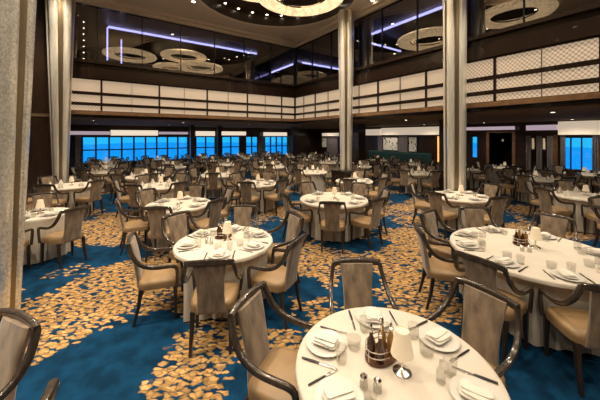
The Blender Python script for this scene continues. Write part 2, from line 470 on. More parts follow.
def make_peak_napkin():      # napkin standing in a folded peak
    b = MB(); rings = []
    for r, z in ((.055, 0), (.058, .02), (.045, .06), (.024, .11), (.004, .15)):
        rings.append([(r*(1+.22*math.cos(5*2*PI*j/30))*math.cos(2*PI*j/30), r*.8*(1+.22*math.cos(5*2*PI*j/30))*math.sin(2*PI*j/30), z) for j in range(30)])
    b.rings(rings); return b.build('peaked_napkin', M['napkin'])
def make_tumbler():
    return lathe_obj('tumbler', [(.030, 0), (.033, .003), (.040, .095), (.0375, .095), (.031, .01), (.0, .009)], M['tumbler'], seg=20)
def make_small_tumbler():
    return lathe_obj('cut_glass_tumbler', [(.036, 0), (.044, .01), (.047, .07), (.0445, .07), (.04, .012), (.0, .01)], M['tumbler'], seg=20)
def make_knife():
    t = empty('table_knife')
    b = MB(); b.sweep([(0, -.115, .006), (0, -.05, .006), (0, .0, .006)], [.013, .017, .012], .009, side=(1, 0, 0)); b.build('handle', M['black'], t)
    b = MB(); b.sweep([(0, .0, .0035), (0, .05, .0035), (.002, .10, .0035), (.004, .118, .0035)], [.012, .017, .016, .004], .003, side=(1, 0, 0)); b.build('blade', M['steel'], t)
    return t
def make_fork():
    t = empty('table_fork')
    b = MB(); b.sweep([(0, -.10, .005), (0, -.03, .005), (0, .02, .005)], [.011, .013, .008], .007, side=(1, 0, 0)); b.build('handle', M['black'], t)
    b = MB(); b.sweep([(0, .02, .004), (0, .055, .004)], [.008, .02], .003, side=(1, 0, 0))
    for x in (-.0075, 0, .0075): b.sweep([(x, .053, .004), (x, .10, .005)], .0035, .003, side=(1, 0, 0), seg=6)
    b.build('tines', M['steel'], t); return t
def make_lamp():
    t = empty('table_lamp')
    lathe_obj('base', [(.052, 0), (.054, .006), (.045, .014), (.018, .024), (.010, .034)], M['chrome'], t)
    lathe_obj('stem', [(.0095, .032), (.007, .05), (.012, .075), (.007, .09), (.006, .135)], M['chrome'], t, 12)
    lathe_obj('lamp_shade', [(.063, .105), (.065, .107), (.040, .248), (.038, .249), (.0365, .247), (.0615, .109)], M['shade'], t, 28, cap0=False, cap1=False)
    lathe_obj('shade_cap', [(.0375, .241), (.0375, .243)], M['shade'], t, 20)
    return t
def make_rack():
    t = empty('cruet_rack'); b = MB()
    seg = 32
    def oval(rx, ry, z): return [(rx*math.cos(2*PI*j/seg), ry*math.sin(2*PI*j/seg), z) for j in range(seg)]
    b.rings([oval(.115, .08, 0), oval(.12, .085, .006), oval(.12, .085, .018), oval(.114, .079, .018), oval(.112, .077, .010)]); b.build('tray', M['cruetwood'], t)
    b = MB()
    for z in (.05, .085):
        b.rings([oval(.116, .081, z), oval(.119, .084, z), oval(.119, .084, z+.005), oval(.116, .081, z+.005)], closed=True)
    for a in (0, PI/2, PI, 1.5*PI):
        b.sweep([(.1175*math.cos(a), .0825*math.sin(a), .016), (.1175*math.cos(a), .0825*math.sin(a), .091)], .005, .005, side=(-math.sin(a), math.cos(a), 0), seg=6)
    b.build('wire_gallery', M['chrome'], t)
    b = MB(); b.lathe([(.005, .010), (.005, .20)], 10)
    b.sweep([(.022*math.cos(k*PI/8), 0, .222+.022*math.sin(k*PI/8)) for k in range(17)], .005, .005, side=(0, 1, 0), seg=6)
    b.build('handle', M['chrome'], t); return t
def make_bottle(m):
    t = empty('cruet_bottle')
    lathe_obj('bottle_body', [(.024, 0), (.026, .004), (.026, .09), (.012, .125), (.011, .15)], m, t, 16)
    lathe_obj('stopper', [(.0125, .15), (.0125, .165), (.006, .17), (.009, .185), (.003, .195)], M['chrome'], t, 14); return t
def make_shaker():
    t = empty('salt_shaker')
    lathe_obj('shaker_body', [(.020, 0), (.023, .004), (.021, .05)], M['china'], t, 16)
    lathe_obj('cap', [(.0215, .05), (.0215, .062), (.012, .072)], M['chrome'], t, 16); return t
def make_decanter():
    t = empty('water_carafe')
    lathe_obj('carafe_body', [(.045, 0), (.048, .01), (.046, .11), (.02, .17), (.018, .215), (.016, .215), (.018, .17), (.043, .11), (.043, .012), (0, .01)], M['tumbler'], t, 24)
    lathe_obj('stopper', [(.015, .216), (.019, .222), (.012, .245)], M['china'], t, 14); return t
PLATE, NAPKIN, PEAK, TUMBLER, CUT = [Proto(f()) for f in (make_plate, make_napkin, make_peak_napkin, make_tumbler, make_small_tumbler)]
KNIFE, FORK, LAMP, RACK, SHAKER = [Proto(f()) for f in (make_knife, make_fork, make_lamp, make_rack, make_shaker)]
VIN, OIL = Proto(make_bottle(M['vinegar'])), Proto(make_bottle(M['oil']))

# ------------------------------------------------------------------ setting: floor, walls, ceilings
A0, A1, N0, N1 = -14.5, 7.5, -17.0, 7.9
HALL = 6.95; LOW = 2.78
b = MB(); b.boxan(A0-.2, A1+.2, N0-.2, N1+.2, -.2, 0); struct(b.build('floor', M['carpet'], smooth=False))
def slab(name, m, *args):
    b = MB(); b.boxan(*args); return struct(b.build(name, m, smooth=False))
slab('wall_near', M['wood'], A0, 0, N0-.2, N0, 0, 7.4)
slab('wall_side', M['wood'], A0-.2, A0, N0, .3, 0, 7.4)
slab('wall_pier', M['wood'], A0, -9.55, .02, .3, 0, 7.4)
slab('wall_south', M['wood'], 0, A1, N0-.2, N0, 0, 7.4)
slab('wall_pier_return', M['wood'], -10.4, -10.2, .3, N1, 0, 7.4)

# window wall (n = N1): piers, sill wall and head around the window openings
win_px = [(82, 188), (196, 215.5), (222, 240), (246, 258), (265, 288)]
opens = [(a_at(p, N1), a_at(q, N1)) for p, q in win_px]
SILL, HEAD = .55, 2.12
b = MB(); cur = -10.2
for o0, o1 in opens:
    b.boxan(cur, o0, N1, N1+.2, 0, LOW); b.boxan(o0, o1, N1, N1+.2, 0, SILL); b.boxan(o0, o1, N1, N1+.2, HEAD, LOW); cur = o1
b.boxan(cur, A1, N1, N1+.2, 0, LOW)
struct(b.build('wall_windows', M['wood'], smooth=False))
wn = 0
for o0, o1 in opens:
    cnt = max(1, round((o1-o0)/.62)); st = (o1-o0)/cnt
    wn += 1
    b = MB()
    b.boxan(o0, o1, N1+.04, N1+.12, SILL, SILL+.06); b.boxan(o0, o1, N1+.04, N1+.12, HEAD-.05, HEAD); b.boxan(o0, o1, N1+.04, N1+.12, 1.30, 1.37)
    for k in range(cnt+1):
        a = o0+k*st; w = .045
        b.boxan(max(o0, a-w), min(o1, a+w), N1+.035, N1+.125, SILL, HEAD)
    f = struct(b.build('window_%d' % wn, M['mullion'], smooth=False))
    b = MB(); b.boxan(o0, o1, N1+.075, N1+.085, SILL, HEAD); g = b.build('pane', M['pane'], f, smooth=False)

# far wall (a = A1)
nA, nB = n_at(592.5, A1), n_at(560, A1)
nC, nD = n_at(477, A1), n_at(471, A1)
nE, nF = n_at(514, A1), n_at(488, A1)
b = MB()
cuts = [(N0, nA, None), (nA, nB, (.75, 2.12)), (nB, nE, None), (nE, nF, (0, 2.3)), (nF, nC, None), (nC, nD, (1.0, 2.15)), (nD, N1+.2, None)]
for p, q, op in cuts:
    if op is None: b.boxan(A1, A1+.2, p, q, 0, LOW)
    else:
        if op[0] > 0: b.boxan(A1, A1+.2, p, q, 0, op[0])
        b.boxan(A1, A1+.2, p, q, op[1], LOW)
struct(b.build('wall_far', M['wood'], smooth=False))
for (p, q, z0, z1, m) in ((nA, nB, .75, 2.12, 3), (nC, nD, 1.0, 2.15, 1)):
    wn += 1; b = MB()
    b.boxan(A1+.04, A1+.12, p, q, z0, z0+.05); b.boxan(A1+.04, A1+.12, p, q, z1-.05, z1)
    for k in range(m+1 if m > 1 else 2):
        c = p+(q-p)*k/(m if m > 1 else 1); b.boxan(A1+.04, A1+.12, c-.02, c+.02, z0, z1)
    f = struct(b.build('window_%d' % wn, M['mullion'], smooth=False))
    b = MB(); b.boxan(A1+.075, A1+.085, p, q, z0, z1); b.build('pane', M['pane'], f, smooth=False)
# dark pantry behind the doorway
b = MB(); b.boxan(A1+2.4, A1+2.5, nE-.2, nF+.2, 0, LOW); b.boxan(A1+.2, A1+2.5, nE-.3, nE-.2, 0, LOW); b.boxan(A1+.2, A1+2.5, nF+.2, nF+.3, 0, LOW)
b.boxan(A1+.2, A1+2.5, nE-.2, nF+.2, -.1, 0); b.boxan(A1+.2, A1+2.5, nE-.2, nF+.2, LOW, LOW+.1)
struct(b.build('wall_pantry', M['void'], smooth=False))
b = MB()
for q in (nE, nF): b.boxan(A1-.05, A1+.02, q-.06, q+.06, 0, 2.36)
b.boxan(A1-.05, A1+.02, nE, nF, 2.3, 2.36); struct(b.build('trim_1', M['wood_light'], smooth=False))

# low ceilings below the balconies and the bulkhead along the outer walls
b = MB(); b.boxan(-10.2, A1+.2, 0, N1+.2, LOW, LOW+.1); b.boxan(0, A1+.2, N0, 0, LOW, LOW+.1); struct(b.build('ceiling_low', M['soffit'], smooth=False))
# upper deck shell
b = MB(); b.boxan(A0, A1, .25, 6.5, 4.2, 4.3); b.boxan(.25, 6.5, N0, .25, 4.2, 4.3); struct(b.build('floor_upper', M['upper'], smooth=False))
b = MB(); b.boxan(A0, 6.6, 6.5, 6.6, 4.2, 7.4); b.boxan(6.5, 6.6, N0, 6.6, 4.2, 7.4); struct(b.build('wall_upper', M['upper'], smooth=False))
b = MB(); b.boxan(A0, 6.6, 0, 6.6, 6.95, 7.05); b.boxan(0, 6.6, N0, 0, 6.95, 7.05); struct(b.build('ceiling_upper', M['upper'], smooth=False))

# hall ceiling with the sunken dark well
CXW, CYW, RW = -.8, 9.6, 2.75
def well(t, r=RW):
    y = math.sin(t); return (CXW+r*math.cos(t), CYW+r*y*(1 if y > 0 else 2.0))
SEG = 128
inner = [well(2*PI*j/SEG) for j in range(SEG)]
def outer_pt(x, y):
    ca, cn = AN(CXW, CYW-1.2); pa, pn = AN(x, y); da, dn = pa-ca, pn-cn
    ts = []
    for c, d, lo, hi in ((ca, da, A0, -.02), (cn, dn, N0, -.02)):
        if d > 1e-9: ts.append((hi-c)/d)
        elif d < -1e-9: ts.append((lo-c)/d)
    t = min(ts); return W(ca+da*t, cn+dn*t)
b = MB(); vs = [(x, y, HALL) for x, y in inner]+[(*outer_pt(x, y), HALL) for x, y in inner]
b.add(vs, [(j, (j+1) % SEG, SEG+(j+1) % SEG, SEG+j) for j in range(SEG)])
b.add([(*W(A0, N0), HALL+.45), (*W(0, N0), HALL+.45), (*W(0, 0), HALL+.45), (*W(A0, 0), HALL+.45)], [(0, 1, 2, 3)])
struct(b.build('ceiling', M['ceil'], smooth=False))
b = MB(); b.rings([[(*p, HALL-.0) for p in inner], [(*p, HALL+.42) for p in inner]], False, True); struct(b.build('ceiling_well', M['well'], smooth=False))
b = MB(); o2 = [well(2*PI*j/SEG, RW+.10) for j in range(SEG)]; i2 = [well(2*PI*j/SEG, RW-.02) for j in range(SEG)]
b.rings([[(*p, HALL-.002) for p in o2], [(*p, HALL-.03) for p in o2], [(*p, HALL-.03) for p in i2], [(*p, HALL-.002) for p in i2]], closed=True); struct(b.build('trim_2', M['mould'], smooth=False))
b = MB()   # stepped moulding where ceiling meets balcony glass
b.boxan(A0, -.30, -.30, 0, HALL-.10, HALL-.005); b.boxan(A0, 0, -.12, .0, HALL-.20, HALL-.10)
b.boxan(-.30, 0, N0, 0, HALL-.10, HALL-.005); b.boxan(-.12, 0, N0, -.12, HALL-.20, HALL-.10)
struct(b.build('trim_3', M['mould'], smooth=False))

# balcony fronts
def both(fn, name, m):
    b = MB(); fn(b, 'left'); o1 = struct(b.build(name+'_window_side', m, smooth=False))
    b = MB(); fn(b, 'right'); o2 = struct(b.build(name+'_art_side', m, smooth=False))
def strip(b, side, d0, d1, z0, z1):
    if side == 'left': b.boxan(-9.55, min(0, d0), d0, d1, z0, z1)
    else: b.boxan(d0, d1, N0, d1 if d1 > 0 else d0, z0, z1)
LB, LT = 3.03, 4.13
def f_rail(b, s):
    strip(b, s, -.10, .25, LT+.04, 4.52); strip(b, s, -.03, .22, 4.52, 4.76); strip(b, s, -.14, .22, 4.70, 4.80)
both(f_rail, 'trim_rail', M['wood_rail'])
def f_fascia(b, s): strip(b, s, -.07, .30, LOW+.02, 2.90); strip(b, s, .05, .3, 2.90, LT+.04)
both(f_fascia, 'trim_fascia', M['dark'])
def f_lip(b, s): strip(b, s, -.15, .05, 2.90, LB-.01)
both(f_lip, 'trim_lip', M['wood_light'])
def f_head(b, s): strip(b, s, .0, .12, 6.74, 6.94)
both(f_head, 'trim_head', M['dark'])
hgt = LT-LB
rows = [(LB+.61*hgt, LT), (LB+.27*hgt, LB+.51*hgt), (LB, LB+.17*hgt)]
def f_slat(b, s):
    strip(b, s, -.045, .05, LB+.51*hgt, LB+.61*hgt); strip(b, s, -.045, .05, LB+.17*hgt, LB+.27*hgt); strip(b, s, -.045, .05, LT, LT+.04); strip(b, s, -.045, .05, LB-.01, LB+.012)
both(f_slat, 'trim_slats', M['wood_rail'])
ORD = ['first', 'second', 'third', 'fourth', 'fifth', 'sixth', 'seventh', 'eighth', 'ninth', 'tenth', 'eleventh', 'twelfth', 'thirteenth', 'fourteenth', 'fifteenth', 'sixteenth']
PW = .935
for side, count in (('left', 10), ('right', 15)):
    for k in range(count):
        u0, u1 = (.06 if k == 0 else .83+(k-1)*PW), .83+k*PW
        pw = u1-u0; wl, wr = (.03, .005) if k % 2 == 0 else (.005, .03)   # broad stile at every second joint
        if side == 'left': t = empty('backlit_lattice', (*W(-(u0+u1)/2, 0), LB), ROT_A)
        else: t = empty('backlit_lattice', (*W(0, -(u0+u1)/2), LB), ROT_A-PI/2)
        for (z0, z1) in rows:
            b = MB(); b.box(-(pw/2-.003), pw/2-.003, 0, .04, z0-LB, z1-LB); o = b.build('lattice_row', M['lattice'], t, smooth=False)
        for s0, s1 in ((pw/2-wr, pw/2-.002), (-pw/2+.002, -pw/2+wl)):
            b = MB(); b.box(s0, s1, -.044, -.001, 0, hgt); b.build('stile', M['wood_rail'], t, smooth=False)
        tag(t, 'backlit cream lattice panel, %s from the corner on the %s balcony' % (ORD[k], 'window-side' if side == 'left' else 'art-side'), 'light panel', 'backlit balcony panels on the %s' % ('window side' if side == 'left' else 'art side'))
# smoked glass panes above the rail
for side, count in (('left', 7), ('right', 10)):
    for k in range(count):
        u0, u1 = .03+k*1.4, .03+(k+1)*1.4
        wn += 1
        b = MB()
        z0, z1 = 4.80, 6.74
        if side == 'left':
            for c in (-u1, -u0): b.boxan(c-.012, c+.012, .02, .10, z0, z1)
        else:
            for c in (-u1, -u0): b.boxan(.02, .10, c-.012, c+.012, z0, z1)
        f = struct(b.build('window_%d' % wn, M['mullion'], smooth=False))
        b = MB()
        if side == 'left': b.boxan(-u1+.013, -u0-.013, .055, .065, z0, z1)
        else: b.boxan(.055, .065, -u1+.013, -u0-.013, z0, z1)
        b.build('pane', M['dark_glass'], f, smooth=False)

# blue light strips on the upper deck ceiling
def led(a0, a1, n0, n1, z0, z1, label):
    b = MB(); b.boxan(a0, a1, n0, n1, z0, z1); tag(b.build('light_strip', M['led'], smooth=False), label, 'light strip')
led(-8.1, -1.0, 2.46, 2.54, 6.86, 6.94, 'long blue light strip on the upper ceiling behind the window-side glass')
led(2.3, 5.6, 2.6, 2.66, 6.86, 6.94, 'short blue light strip on the upper ceiling past the balcony corner')
led(1.98, 2.06, 3.2, 6.2, 6.86, 6.94, 'blue light strip on the upper ceiling running back from the corner')
led(2.0, 2.08, -12.2, -3.4, 6.86, 6.94, 'long blue light strip on the upper ceiling behind the art-side glass')
led(2.2, 4.4, -3.3, -3.24, 6.5, 6.57, 'short blue cross strip behind the silver column upstairs')
led(-8.16, -8.10, 2.46, 2.54, 5.45, 6.86, 'upright blue light strip upstairs at the near end of the long strip')
led(-7.62, -7.57, 3.0, 3.06, 5.3, 6.6, 'thin upright blue strip upstairs beside the thicker upright one')
for k in range(8):
    b = MB(); c = W(-8.9, 1.6); z = 4.95+k*.24
    b.lathe([(.001, z-.022), (.018, z-.012), (.022, z), (.018, z+.012), (.001, z+.022)], 8, c)
    o = b.build('hanging_bulb', M['dot']); tag(o, 'tiny bulb of the vertical string behind the upstairs glass', 'light bulb', 'string of tiny bulbs upstairs')

# columns
def column(x, y, r0, r1, z0, z1, lobes, m, name='column', depth=.14, phase=0, plinth=1.1, fill=.62):
    """round ribs of light metal, darker bronze recesses between them"""
    b = MB(); per = 14; seg = lobes*per; rings = []
    H = [(z0, plinth), (z0+.08, plinth), (z0+.10, 1.0)] + [(z0+.10+(z1-z0-.10)*k/10, 1.0) for k in range(1, 11)]
    for z, g in H:
        t = (z-z0)/(z1-z0); r = (r0+(r1-r0)*t)*g
        ring = []
        for j in range(seg):
            u = (j % per)/per; th = 2*PI*(j//per + u)/lobes + phase
            if u < fill: v = 2*u/fill-1; rr = r*(1-depth*.85+depth*.85*math.sqrt(max(0, 1-v*v)))
            else: rr = r*(1-depth)
            if g != 1.0: rr = r
            ring.append((x+rr*math.cos(th), y+rr*math.sin(th), z))
        rings.append(ring)
    b.rings(rings)
    b.mi = [0 if (j % seg) % per < per*fill-.5 else 1 for j in range((len(H)-1)*seg)]+[0, 0]
    return struct(b.build(name, [m, M['bronze']], ang=.6))
c2 = W(a_at(60.5, -.55), -.55); c3 = W(-.5, n_at(346, -.5)); c4 = W(-.45, n_at(455, -.45))
column(-3.50, 3.2, .235, .50, 0, HALL, 7, M['column'], phase=.30, plinth=1.0)
column(*c2, .175, .40, 0, HALL, 5, M['pewter'], phase=math.atan2(-c2[1], -c2[0])+PI/5*(1-.62))
column(*c3, .205, .325, 0, HALL, 5, M['pewter'], phase=math.atan2(-c3[1], -c3[0])+PI/5*(1-.62))
column(*c4, .265, .305, 0, HALL, 5, M['pewter'], phase=math.atan2(-c4[1], -c4[0])+PI/5*(1-.62)+.15)
cols = [(-3.50, 3.2, .40), (*c2, .3), (*c3, .3), (*c4, .36)]
STX, STY = c3[0]-.19, c3[1]-.56
for px, w in ((192, .2), (219, .22), (294, .42)):
    a = a_at(px, 5.1)
    b = MB(); b.boxan(a-w/2-.05, a+w/2+.05, 5.1-.2, 5.1+.2, 0, .12); b.boxan(a-w/2, a+w/2, 5.1-.16, 5.1+.16, .12, LOW); struct(b.build('column_clad', M['wood'], smooth=False))
    x, y = W(a, 5.1); cols.append((x, y, .32))
a = 2.8; n = n_at(358, 2.8)
b = MB(); b.boxan(a-.3, a+.3, n-.32, n+.32, 0, .12); b.boxan(a-.27, a+.27, n-.29, n+.29, .12, LOW); struct(b.build('column_clad', M['wood'], smooth=False))
x, y = W(a, n); cols.append((x, y, .42))
a = 2.6; n = n_at(447, 2.6)
b = MB(); b.boxan(a-.2, a+.2, n-.2, n+.2, 0, LOW); struct(b.build('column_clad', M['wood'], smooth=False)); x, y = W(a, n); cols.append((x, y, .32))

# waiter station round the foot of the middle silver column
t = empty('service_station', (STX, STY, 0), -.2)
b = MB(); b.box(-.42, .42, -.2, .2, .08, .86); b.build('cabinet_body', M['wood'], t, smooth=False)
b = MB(); b.box(-.45, .45, -.23, .23, .86, .90); b.build('worktop', M['dark'], t, smooth=False)
b = MB(); b.box(-.40, .40, -.17, .17, 0, .08); b.build('plinth', M['dark'], t, smooth=False)
for s in (-1, 1):
    b = MB(); b.box(s*.21-.2, s*.21+.2, -.215, -.201, .12, .84); d = b.build('door', M['wood_rail'], t, smooth=False)
    b = MB(); b.box(s*.04-.008, s*.04+.008, -.235, -.2155, .42, .54); b.build('handle', M['chrome'], d, smooth=False)
tag(t, 'dark wooden service station beside the tapered middle silver column', 'cabinet')
cols.append((STX, STY, .55))

# valances with the cove light put in as glow, drapes and wall dressing
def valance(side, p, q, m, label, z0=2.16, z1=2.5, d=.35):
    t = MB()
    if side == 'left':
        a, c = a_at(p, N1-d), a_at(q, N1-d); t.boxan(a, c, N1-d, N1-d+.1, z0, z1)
        o = t.build('glow_painted_valance', m, smooth=False)
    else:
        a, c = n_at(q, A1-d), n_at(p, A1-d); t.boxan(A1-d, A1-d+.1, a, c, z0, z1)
        o = t.build('glow_painted_valance', m, smooth=False)
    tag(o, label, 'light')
valance('left', 69, 110, M['valance_pink'], 'dim mauve valance with painted glow over the drape at the near window end', 2.22, 2.42)
valance('left', 110.6, 158, M['valance'], 'long bright valance with painted glow over the big blue window', 2.18, 2.5)
valance('left', 159, 188, M['valance_pink'], 'dimmer valance with painted glow over the far end of the big window', 2.26, 2.42)
valance('left', 196, 215, M['valance'], 'bright valance with painted glow over the second blue window', 2.16, 2.48)
valance('left', 222, 246, M['valance'], 'bright valance with painted glow over the dark blue window', 2.2, 2.48)
valance('left', 264, 287, M['valance'], 'bright valance with painted glow over the last blue window', 2.16, 2.44)
valance('right', 322, 338, M['valance_soft'], 'small valance with painted glow over the grey picture in the room corner', 2.15, 2.4)
valance('right', 362, 380, M['valance_soft'], 'short valance with painted glow beside the brown clad column', 2.2, 2.62)
valance('right', 381, 447, M['valance_soft'], 'long valance with painted glow over the two botanical prints', 2.22, 2.68)
valance('right', 466, 514, M['valance_pink'], 'thin mauve valance with painted glow over the dark pantry doorway', 2.44, 2.6)
valance('right', 526, 557, M['valance_pink'], 'mauve valance with painted glow over the grey drapes with wall lamps', 2.4, 2.62)
valance('right', 558, 606, M['valance_soft'], 'tall cream valance with painted glow over the far window with drapes', 2.2, 2.74)

def drape(side, p, q, m, label, z0=.03, z1=2.16, d=.16):
    b = MB(); seg = 40
    if side == 'left': c0, c1 = a_at(p, N1-d), a_at(q, N1-d)
    else: c0, c1 = n_at(q, A1-d), n_at(p, A1-d)
    folds = max(3, int((c1-c0)/.11))
    def ring(z, off):
        out = []
        for j in range(seg*2):
            k = j if j < seg else 2*seg-1-j
            u = c0+(c1-c0)*k/(seg-1); w = d-.05*math.sin(folds*2*PI*k/(seg-1))*.7 - (.0 if j < seg else .015)
            out.append((*(W(u, N1-w) if side == 'left' else W(A1-w, u)), z))
        return out
    b.rings([ring(z0, 0), ring((z0+z1)/2, 0), ring(z1, 0)])
    tag(b.build('drape', m), label, 'curtain')
drape('left', 68, 74, M['curtain_dark'], 'dark navy drape at the near end of the big window')
drape('left', 75, 81, M['curtain'], 'grey drape hanging against the big blue window')
drape('left', 258.5, 264.5, M['curtain'], 'narrow grey drape before the last blue window')
drape('left', 287.5, 291, M['curtain'], 'grey drape at the far end of the last blue window')
drape('right', 526, 531, M['curtain'], 'grey drape nearest the pantry doorway')
drape('right', 536.5, 542, M['curtain'], 'grey drape between the two wall lamps')
drape('right', 547, 553, M['curtain'], 'grey drape beside the tan wall strip')
drape('right', 560.5, 565.5, M['curtain'], 'tied drape on the pantry side of the far window')
drape('right', 592.5, 600, M['curtain'], 'wide grey drape ending the far window')
def panel(p, q, z0, z1, m, name, label, cat, d=.06):
    b = MB(); b.boxan(A1-d, A1-.004, n_at(q, A1), n_at(p, A1), z0, z1); o = b.build(name, m, smooth=False); tag(o, label, cat); return o
panel(327.5, 338, .3, 2.12, M['mauve'], 'wall_panel', 'mauve upholstered wall panel beside the grey picture', 'wall panel')
panel(378.5, 382.5, .5, 2.15, M['mauve'], 'wall_panel', 'narrow mauve wall panel before the first botanical print', 'wall panel')
panel(399, 408, .5, 2.15, M['mauve'], 'wall_panel', 'mauve wall panel between the two botanical prints', 'wall panel')
panel(553.5, 558, .3, 2.2, M['wood_light'], 'wall_panel', 'tan wall strip beside the far window drape', 'wall panel')
panel(438, 446, .4, 2.14, M['amber'], 'lit_panel', 'amber lit wall panel next to the broad silver column', 'light panel')
def picture(p, q, z0, z1, label):
    n0, n1 = n_at(q, A1), n_at(p, A1)
    x, y = W(A1, (n0+n1)/2)
    t = empty('wall_picture', (x, y, z0), ROT_A-PI/2)
    w = (n1-n0)/2
    b = MB(); b.box(-w, w, -.05, -.02, 0, .04); b.box(-w, w, -.05, -.02, z1-z0-.04, z1-z0); b.box(-w, -w+.04, -.05, -.02, .04, z1-z0-.04); b.box(w-.04, w, -.05, -.02, .04, z1-z0-.04)
    b.build('frame', M['art_frame'], t, smooth=False)
    b = MB(); b.box(-w+.03, w-.03, -.03, -.008, .03, z1-z0-.03); b.build('print', M['art'], t, smooth=False)
    tag(t, label, 'picture')
picture(322, 327.2, 1.15, 2.05, 'small grey picture on the dark wall by the room corner')
picture(383, 398.5, 1.17, 2.12, 'larger pale botanical print with dark leaf shapes')
picture(408.5, 417.5, 1.15, 2.12, 'narrower pale botanical print nearer the amber panel')
# banquette below the prints
n0, n1 = n_at(428, 7.0), n_at(366, 7.0)
t = empty('banquette', (*W(7.08, (n0+n1)/2), 0), ROT_A-PI/2); w = (n1-n0)/2
b = MB(); b.box(-w, w, -.30, .30, .0, .28); b.build('plinth', M['dark'], t, smooth=False)
b = MB(); b.sweep([(-w, -.03, .37), (w, -.03, .37)], .55, .16, up=(0, 0, 1), power=5); b.build('seat', M['teal'], t)
b = MB(); b.sweep([(-w, .27, .78), (w, .27, .78)], .14, .72, up=(0, 0, 1), power=6); b.build('backrest', M['teal'], t)
tag(t, 'long dark teal banquette against the wall below the botanical prints', 'bench')
cols_b = (7.08, n0, n1)
for px, z, lab in ((533.5, 1.72, 'lit wall lamp between the first pair of grey drapes'), (544.5, 1.72, 'lit wall lamp between the second pair of grey drapes')):
    x, y = W(A1, n_at(px, A1)); t = empty('wall_lamp', (x, y, z), ROT_A-PI/2)
    b = MB(); b.box(-.04, .04, -.02, -.004, -.18, .18); b.build('backplate', M['chrome'], t, smooth=False)
    b = MB(); b.lathe([(.03, -.14), (.04, -.13), (.04, .32), (.03, .33)], 12, (0, -.07)); b.build('glass_shade', M['shade'], t)
    tag(t, lab, 'lamp')
for px, z, lab in ((503, 1.9, 'higher tiny lamp glowing inside the dark pantry doorway'), (494, 1.45, 'lower tiny lamp glowing inside the dark pantry doorway')):
    x, y = W(A1+2.3, n_at(px, A1+2.3)); t = empty('pantry_lamp', (x, y, z), ROT_A-PI/2)
    b = MB(); b.box(-.03, .03, -.0, .09, -.06, .06); b.build('bracket', M['chrome'], t, smooth=False)
    b = MB(); b.lathe([(.02, -.05), (.045, -.03), (.045, .06), (.02, .08)], 10, (0, -.055)); b.build('lamp_shade', M['shade'], t)
    tag(t, lab, 'lamp')

D_ = math.radians
# chandelier rings hanging in the well
for k, (x, y, r, z, lab) in enumerate(((.02, 8.45, 1.08, 6.36, 'large glowing crystal ring hanging nearest the middle column'), (-1.25, 8.35, .98, 6.74, 'glowing crystal ring interlocked behind the largest ring'),
                                  (-3.4, 6.8, .98, 6.38, 'glowing crystal ring hanging toward the window-side balcony'), (.7, 5.6, 1.0, 6.74, 'glowing crystal ring hanging above the near tables'))):
    t = empty('chandelier_ring', (x, y, z))
    b = MB(); rings = []
    for i in range(64):
        th = 2*PI*i/64; c, s = math.cos(th), math.sin(th); ring = []
        for j in range(12):
            u = 2*PI*j/12; rr = r+.27*math.cos(u); zz = .13*math.sin(u)
            ring.append((rr*c*1.0, rr*s, zz))
        rings.append(ring)
    b.rings(rings, closed=True); b.build('crystal_band', M['crystal'], t)
    b = MB()
    b.rings([[((r+q)*math.cos(2*PI*i/64), (r+q)*math.sin(2*PI*i/64), zz) for i in range(64)] for q, zz in ((-.275, -.02), (-.30, -.02), (-.30, .03), (-.275, .03))], closed=True); b.build('inner_rim', M['chrome'], t)
    for i in range(4):
        th = D_((0, 60, 180, 300)[i]); zt = HALL+.42-z if True else 0
        inside = True
        b = MB(); b.sweep([(r*math.cos(th), r*math.sin(th), .08), (r*math.cos(th), r*math.sin(th), zt-.002)], .008, .008, side=(1, 0, 0), seg=6); b.build('suspension_rod', M['chrome'], t)
    tag(t, lab, 'chandelier', 'chandelier rings')

# downlights
def light(kind, loc, energy, col=(1, .845, .65), size=.12, spot=2.4, blend=.6):
    l = bpy.data.lights.new('lamp', kind); l.energy = energy; l.color = col; l.shadow_soft_size = size
    if kind == 'SPOT': l.spot_size = spot; l.spot_blend = blend
    o = bpy.data.objects.new('lamp_light', l); COL.objects.link(o); o.location = loc; return o
def downlight(x, y, z, label, group, r=.05):
    t = empty('downlight', (x, y, z))
    b = MB(); b.lathe([(r*.7, -.001), (r, -.001), (r, -.012), (r*.75, -.012)], 16, cap0=False, cap1=False); b.build('bezel', M['chrome'], t)
    b = MB(); b.lathe([(r*.72, -.008), (r*.72, -.004)], 16); b.build('lens', M['dot'], t)
    tag(t, label, 'ceiling light', group)
for j in range(26):
    x, y = well(2*PI*(j+.5)/26, RW-.16); downlight(x, y, HALL+.42, 'small round downlight along the rim of the dark ceiling well', 'downlights round the ceiling well', .07)
HALL_E, LOW_E = 355, 85
for a in (-12.2, -9.4, -5.6, -2.0):
    for n in (-14.5, -11.0, -7.5, -1.9):
        x, y = W(a, n)
        if math.hypot(x-CXW, (y-CYW)*(1 if y > CYW else .5)) < RW+.2: continue
        downlight(x, y, HALL-.0, 'recessed round downlight in the beige hall ceiling', 'downlights in the hall ceiling', .09)
        light('SPOT', (x, y, HALL-.06), HALL_E)
for x, y in ((-.8, 10.9), (-2.4, 9.4), (.9, 9.4), (-1, 7.0), (-1, 5.2)):
    light('SPOT', (x, y, HALL+.35), HALL_E*1.3, spot=2.2)
for cx_, cy_ in (c2, c3, c4, (-3.5, 3.2)):
    for dx_, dy_ in ((.9, -.9), (-.9, -1.0)):
        x, y = cx_+dx_, cy_+dy_; a_, n_ = AN(x, y)
        if a_ > -.35: x, y = W(-.4, n_)
        if n_ > -.35: x, y = W(a_, -.4)
        downlight(x, y, HALL, 'recessed round downlight above a silver column', 'downlights above the columns', .09)
        light('SPOT', (x, y, HALL-.06), 950 if cx_ == -3.5 else 420, spot=1.25)
